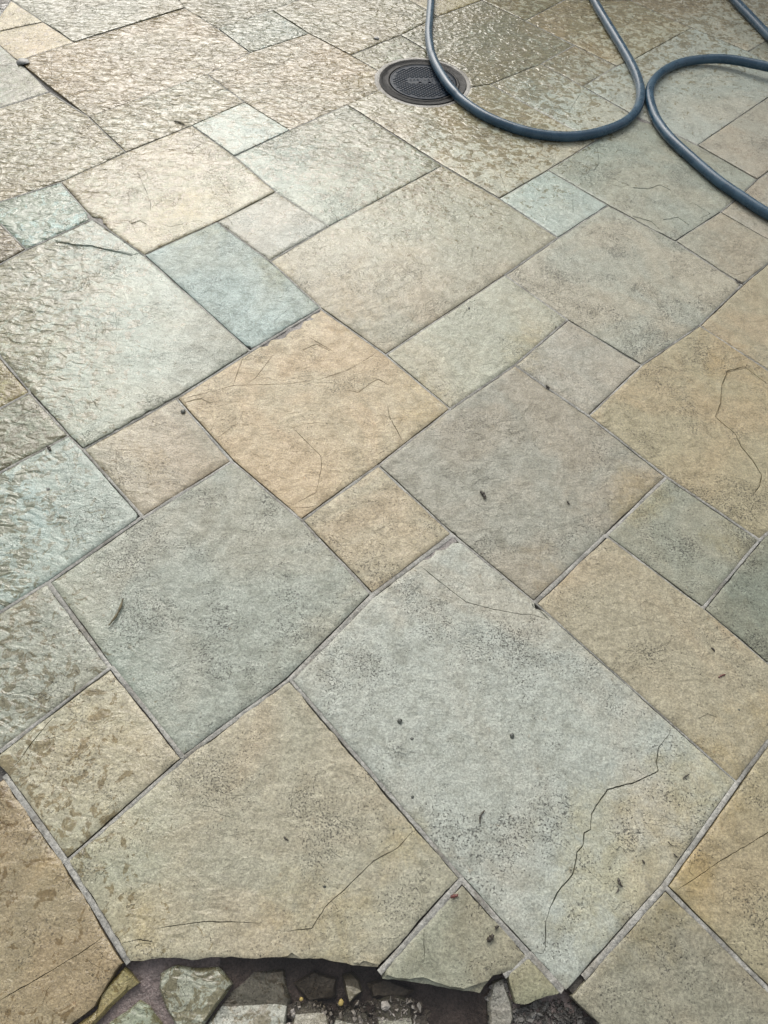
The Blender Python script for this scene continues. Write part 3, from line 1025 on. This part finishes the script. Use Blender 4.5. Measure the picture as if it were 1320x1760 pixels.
revolve('collar', [(.2235, -.012), (.2235, -.004), (.219, -.0015), (.208, -.0005), (.197, -.002), (.196, -.012)], COLLAR_MAT, cov, 128, 0.0035)
revolve('frame', [(.199, -.012), (.199, .0005), (.196, .0025), (.188, .001), (.184, -.002), (.168, -.003), (.164, .0), (.1575, .0006), (.1555, -.0006), (.1552, -.02)], FRAME_MAT, cov, 128, 0.0012)
# lid with two key holes
lv, le = [], []
loops = [[(0.150 * math.cos(2 * math.pi * i / 96), 0.150 * math.sin(2 * math.pi * i / 96)) for i in range(96)]]
KEYS = [(-0.014, -0.012), (0.030, -0.012)]
for kx, ky in KEYS:
    loops.append([(kx + .0085 * math.cos(math.pi * i / 10), ky + .012 * math.sin(math.pi * i / 10)) for i in range(11)])
for lp in loops:
    b = len(lv)
    lv += lp
    le += [(b + i, b + (i + 1) % len(lp)) for i in range(len(lp))]
res = delaunay_2d_cdt([Vector(v) for v in lv], le, [], 1, 1e-6, False)
LV = np.array([[v.x, v.y] for v in res[0]])
tri = [tuple(f) for f in res[2]]
cc = np.array([LV[list(t)].mean(0) for t in tri])
hole = inside(cc, np.array(loops[1])) | inside(cc, np.array(loops[2]))
tri = [t for t, h in zip(tri, hole) if not h]
V3 = [(x, y, -0.0005) for x, y in LV]
half = {(t[i], t[(i + 1) % 3]) for t in tri for i in range(3)}
for i, j in [e for e in half if (e[1], e[0]) not in half]:
    b = len(V3)
    V3 += [(LV[i][0], LV[i][1], -0.02), (LV[j][0], LV[j][1], -0.02)]
    tri.append((j, i, b, b + 1))
lid = obj_from('lid', V3, tri, COVER_MAT, cov)
revolve('rim', [(.1500, -.004), (.1498, .0006), (.1488, .0011), (.1462, .0011), (.1452, -.001)], COVER_MAT, lid, 96)


def bars(name, items, mat, parent, zb):
    V, Fc = [], []
    for x, y, lx, ly, h in items:
        b = len(V)
        for sx, sy, k, z in [(-1, -1, 1, 0), (1, -1, 1, 0), (1, 1, 1, 0), (-1, 1, 1, 0), (-1, -1, .72, h), (1, -1, .72, h), (1, 1, .72, h), (-1, 1, .72, h)]:
            V.append((x + sx * lx * k / 2, y + sy * ly * (k if k == 1 else .5) / 2, zb + z))
        Fc += [(b + 4, b + 5, b + 6, b + 7)] + [(b + i, b + (i + 1) % 4, b + 4 + (i + 1) % 4, b + 4 + i) for i in range(4)]
    return obj_from(name, V, Fc, mat, parent, smooth=False)


tread, row, y = [], 0, -0.138
while y < 0.14:
    x = -0.15 + (row % 2) * 0.0105
    while x < 0.15:
        if math.hypot(x, y) < 0.134 and not (abs(x - 0.008) < 0.078 and -0.020 < y < 0.030):
            tread.append((x, y, 0.0165, 0.0062, 0.0022))
        x += 0.021
    y += 0.0098
    row += 1
tag(bars('tread', tread, COVER_MAT, lid, -0.0006), kind='stuff')
STROKE = {'D': 'lrtb', 'R': 'ltmr', 'A': 'lrtm', 'I': 'c', 'N': 'lrd', 'G': 'ltbr'}
let = []
for k, ch in enumerate('DRAINAGE'[:8]):
    cx, cy = -0.055 + k * 0.0165, 0.012
    for s in STROKE.get(ch, 'ltmb'):
        let.append({'l': (cx - .0045, cy, .0028, .016), 'r': (cx + .0045, cy, .0028, .016), 'c': (cx, cy, .003, .016), 't': (cx, cy + .0068, .009, .003),
                    'b': (cx, cy - .0068, .009, .003), 'm': (cx, cy, .009, .003), 'd': (cx, cy, .004, .010)}[s] + (0.0013,))
bars('lettering', let, COVER_MAT, lid, -0.0006)

# ------------------------------------------------------------------ hose
HR = 0.0195
HOSE = [(700, -330), (722, -230), (738, -130), (743, -60), (741, 0), (738, 38), (737, 64), (743, 98), (758, 129), (779, 158), (809, 184), (847, 206),
        (896, 224), (934, 232), (972, 235), (1009, 232), (1047, 222), (1078, 207), (1096, 186), (1101, 163), (1098, 140), (1085, 110), (1062, 70),
        (1040, 34), (1021, 0), (1000, -50), (1000, -105), (1045, -140), (1120, -138), (1190, -92), (1232, -42), (1263, 0), (1288, 27), (1320, 60),
        (1366, 98), (1420, 133), (1466, 172), (1462, 205), (1425, 198), (1385, 150), (1350, 125), (1320, 115), (1296, 110), (1267, 104), (1237, 101), (1208, 102), (1178, 106),
        (1155, 114), (1139, 123), (1125, 136), (1117, 151), (1116, 166), (1120, 184), (1127, 203), (1139, 222), (1157, 243), (1199, 281),
        (1237, 313), (1275, 339), (1320, 368), (1390, 400), (1480, 430)]


def catmull(P, step):
    out = []
    for i in range(len(P) - 1):
        p0, p1, p2, p3 = P[max(i - 1, 0)], P[i], P[i + 1], P[min(i + 2, len(P) - 1)]
        k = max(2, int(np.linalg.norm(p2 - p1) / step))
        for j in range(k):
            t = j / k
            out.append(0.5 * (2 * p1 + (p2 - p0) * t + (2 * p0 - 5 * p1 + 4 * p2 - p3) * t * t + (3 * p1 - p0 - 3 * p2 + p3) * t ** 3))
    out.append(P[-1])
    return np.array(out)


def lift(x, y):
    if 1180 < x < 1480 and 90 < y < 210:
        return 0.030 * min(1, (x - 1180) / 150)
    return 0.0


hp = []
for x, y in HOSE:
    z = HR + lift(x, y)
    g0 = ground(x, y, z)
    hp.append(np.array([g0[0], g0[1], z]))
path = catmull(np.array(hp), 0.012)
for _ in range(6):
    path[1:-1] = path[1:-1] * 0.5 + (path[:-2] + path[2:]) * 0.25
# where it lies over the raised cover it rides up a little
for p in path:
    if np.hypot(*(p[:2] - COVER)) < 0.2:
        p[2] += 0.003


def tube(pts, radii, seg=16):
    V, Fc = [], []
    n = len(pts)
    up_ = np.array([0, 0, 1.0])
    for i in range(n):
        t = pts[min(i + 1, n - 1)] - pts[max(i - 1, 0)]
        t = t / np.linalg.norm(t)
        s = np.cross(t, up_)
        s = s / max(np.linalg.norm(s), 1e-9)
        u = np.cross(s, t)
        for k in range(seg):
            a = 2 * math.pi * k / seg
            V.append(tuple(pts[i] + radii[i] * (s * math.cos(a) + u * math.sin(a))))
    for i in range(n - 1):
        for k in range(seg):
            Fc.append((i * seg + k, i * seg + (k + 1) % seg, (i + 1) * seg + (k + 1) % seg, (i + 1) * seg + k))
    Fc.append(tuple(range(seg)))
    Fc.append(tuple((n - 1) * seg + k for k in range(seg))[::-1])
    return V, Fc


g = NG('blue_grey_hose_rubber')
hpz = g.n('ShaderNodeNewGeometry').outputs['Position']
hn, hf = g.noise(hpz, 14, 4, 0.65), g.noise(hpz, 260, 3, 0.6)
hc = g.mix(g.ramp(hn, 0.35, 0.7), (0.014, 0.044, 0.074), (0.030, 0.072, 0.110))
hc = g.mix(g.ramp(g.noise(hpz, 75, 5, 0.7), 0.58, 0.75, 0, 0.6), hc, (0.05, 0.07, 0.085))
g.set(Base_Color=hc, Roughness=g.ramp(hn, 0.3, 0.7, 0.2, 0.36), Normal=g.bump(hf, 0.0005))
V, Fc = tube(path, [HR * (1 + 0.012 * noise.noise((p[0] * 9, p[1] * 9, 0))) for p in path], 20)
hose = obj_from('garden_hose', V, Fc, g.m)
tag(hose, 'thick blue grey hose looping across the wet paving and over the round cover', 'hose')

# ------------------------------------------------------------------ small litter lying on the stones
BARK = plain('wet_dark_bark', (0.030, 0.024, 0.016), 0.45, 0.001, 400, 0.4)
LEAFR = plain('red_brown_leaf', (0.11, 0.030, 0.022), 0.4, 0.0006, 300, 0.4)
OLIVE = plain('olive_leaf_sliver', (0.10, 0.085, 0.045), 0.5, 0.0006, 300, 0.3)
GREYP = plain('grey_pebble', (0.17, 0.17, 0.155), 0.35, 0.001, 300, 0.4)
DARKP = plain('dark_pebble', (0.05, 0.055, 0.045), 0.3, 0.001, 300, 0.4)


def twig(x0, y0, x1, y1, r, label, mat=BARK, name='twig', cat='twig', group='bits of twig on the paving'):
    a, b = ground(x0, y0), ground(x1, y1)
    n = 9
    c = (a + b) / 2
    dirv = (b - a)
    pn = np.array([-dirv[1], dirv[0]])
    sd = x0 * 0.37 + y0
    pts, rad = [], []
    for i in range(n):
        t = i / (n - 1)
        q = a + dirv * t + pn * 0.16 * math.sin(t * 3.1) * math.sin(sd)
        pts.append(np.array([q[0] - c[0], q[1] - c[1], r * 0.8 + 0.0012]))
        rad.append(r * (0.35 + 0.65 * math.sin(math.pi * (0.12 + 0.8 * t))) * (1 + 0.25 * math.sin(i * 2.1 + sd)))
    V, Fc = tube(np.array(pts), rad, 8)
    o = obj_from(name, V, Fc, mat, None, (c[0], c[1], 0))
    tag(o, label, cat, group)


def pebble(x, y, r, label, mat, sq=0.55, name='pebble', cat='pebble', group='loose pebbles on the paving'):
    q = ground(x, y)
    V, Fc = pebble_mesh(r, int(x * 3 + y), sq)
    tag(obj_from(name, V, Fc, mat, None, (q[0], q[1], r * sq * 0.7)), label, cat, group)


twig(825, 846, 833, 859, .0045, 'dark seed pod on the big grey slab right of centre', name='seed_pod', cat='seed pod', group='seed pods on the paving')
twig(833, 1393, 825, 1416, .0020, 'thin dark twig on the large pale green slab left of its long crack')
twig(1062, 1509, 1069, 1524, .0030, 'stubby dark twig on the large pale slab right of its long crack')
twig(1063, 1525, 1058, 1534, .0014, 'tiny splinter just below the stubby dark twig')
twig(1103, 1479, 1107, 1485, .0022, 'small dark crumb of bark above the stubby twig', name='bark_crumb', cat='bark', group='bark crumbs on the paving')
twig(1148, 1446, 1158, 1454, .0010, 'hair thin bent twig beside the lower right joint')
twig(1157, 1467, 1165, 1474, .0016, 'short twig stub touching the lower right joint')
twig(1173, 1338, 1184, 1331, .0016, 'short dark splinter right of the long crack in the large slab')
twig(836, 1617, 847, 1606, .0050, 'fat black seed pod on the small broken slab at the bottom', name='seed_pod', cat='seed pod', group='seed pods on the paving')
twig(851, 1597, 857, 1592, .0026, 'small black bark crumb by the joint above the fat seed pod', name='bark_crumb', cat='bark', group='bark crumbs on the paving')
twig(774, 1542, 787, 1538, .0034, 'red brown leaf scrap lying in the joint of the small bottom slab', LEAFR, 'leaf_scrap', 'leaf', 'leaf scraps on the paving')
twig(1234, 1165, 1246, 1160, .0022, 'brown leaf scrap on the tan slab near the right edge', LEAFR, 'leaf_scrap', 'leaf', 'leaf scraps on the paving')
twig(1222, 1114, 1227, 1121, .0024, 'black seed pod on the tan slab near the right edge', name='seed_pod', cat='seed pod', group='seed pods on the paving')
twig(212, 1030, 187, 1076, .0032, 'olive leaf sliver curved on the green slab at left', OLIVE, 'leaf_scrap', 'leaf', 'leaf scraps on the paving')
twig(488, 1438, 496, 1444, .0018, 'little dark splinter on the wide tan slab at the bottom')
twig(82, 768, 87, 776, .0040, 'black seed pod on the wet bluish slab at the left edge', name='seed_pod', cat='seed pod', group='seed pods on the paving')
twig(300, 210, 318, 216, .0040, 'pale twig bit across the joint of two far slabs', OLIVE)
twig(1263, 480, 1277, 490, .0032, 'black bark strip wedged in the joint near the right edge', name='bark_strip', cat='bark', group='bark crumbs on the paving')
twig(975, 862, 979, 868, .0022, 'tiny dark crumb on the big grey slab near its lower right edge', name='bark_crumb', cat='bark', group='bark crumbs on the paving')
twig(938, 664, 944, 669, .0040, 'black bark crumb in the joint beside the small square slab', name='bark_crumb', cat='bark', group='bark crumbs on the paving')
pebble(687, 1240, .0070, 'grey pebble on the large pale green slab near its left edge', DARKP)
pebble(880, 1265, .0058, 'dark round pebble in the middle of the large pale green slab', DARKP)
pebble(708, 1270, .0036, 'tiny pebble just below the grey pebble on the pale green slab', DARKP)
pebble(709, 1370, .0030, 'tiny dark pebble low on the pale green slab near its left joint', DARKP)
pebble(315, 708, .0066, 'dark snail sized pebble beside the joint of the ochre slab', DARKP)
pebble(83, 841, .0050, 'pale pebble on the wet bluish slab at the left edge', GREYP)
pebble(40, 108, .024, 'flat grey stone chip on the broken corner of the far left slab', GREYP, 0.35, 'stone_chip', 'stone chip', 'stone chips')
pebble(647, 67, .012, 'small wet pebble on the far slab left of the hose', GREYP, 0.4)
pebble(558, 1524, .0034, 'tiny pebble on the wide tan slab near its fine crack', DARKP)
pebble(806, 530, .0044, 'dark crumb on the pale slab above the ochre slab', DARKP)
pebble(1270, 1220, .0024, 'tiny dark pebble on the tan slab at the right edge', DARKP)

# ------------------------------------------------------------------ house beyond the patio (seen as a reflection in the wet stones)
WALL_MAT = plain('white_render', (0.80, 0.79, 0.77), 0.85, 0.002, 60, 0.08)
ROOF_MAT = plain('slate_roof', (0.07, 0.07, 0.08), 0.6, 0.003, 60, 0.3)
PAINT = plain('white_window_paint', (0.7, 0.7, 0.68), 0.4)
gg = NG('window_glass')
gg.set(Base_Color=(0.03, 0.035, 0.04), Roughness=0.04)
house = empty('house', (0.31, 6.3, 0))
tag(house, 'low white rendered house with slate roof standing behind the patio', 'house')


def box(name, a, b, mat, parent):
    V = [(x, y, z) for z in (a[2], b[2]) for y in (a[1], b[1]) for x in (a[0], b[0])]
    return obj_from(name, V, [(0, 2, 3, 1), (4, 5, 7, 6), (0, 1, 5, 4), (1, 3, 7, 5), (3, 2, 6, 7), (2, 0, 4, 6)], mat, parent, smooth=False)


box('wall', (0, 0, -0.36), (9, 6, 2.6), WALL_MAT, house)
rv = [(-.25, -.3, 2.58), (9.25, -.3, 2.58), (9.25, 6.3, 2.58), (-.25, 6.3, 2.58), (-.25, 3, 3.7), (9.25, 3, 3.7)]
obj_from('roof', rv, [(0, 1, 5, 4), (2, 3, 4, 5), (3, 0, 4), (1, 2, 5), (0, 3, 2, 1)], ROOF_MAT, house, smooth=False)
for wx, z0, z1 in ((3.4, 0.9, 2.2), (6.4, 0.9, 2.2)):
    w = box('window', (wx - .6, -.03, z0), (wx + .6, .02, z1), PAINT, house)
    for s in (-1, 1):
        box('pane', (wx + s * .29 - .25, -.045, z0 + .07), (wx + s * .29 + .25, -.031, z1 - .07), gg.m, w)
    box('sill', (wx - .68, -.12, z0 - .07), (wx + .68, -.002, z0 - .003), PAINT, w)
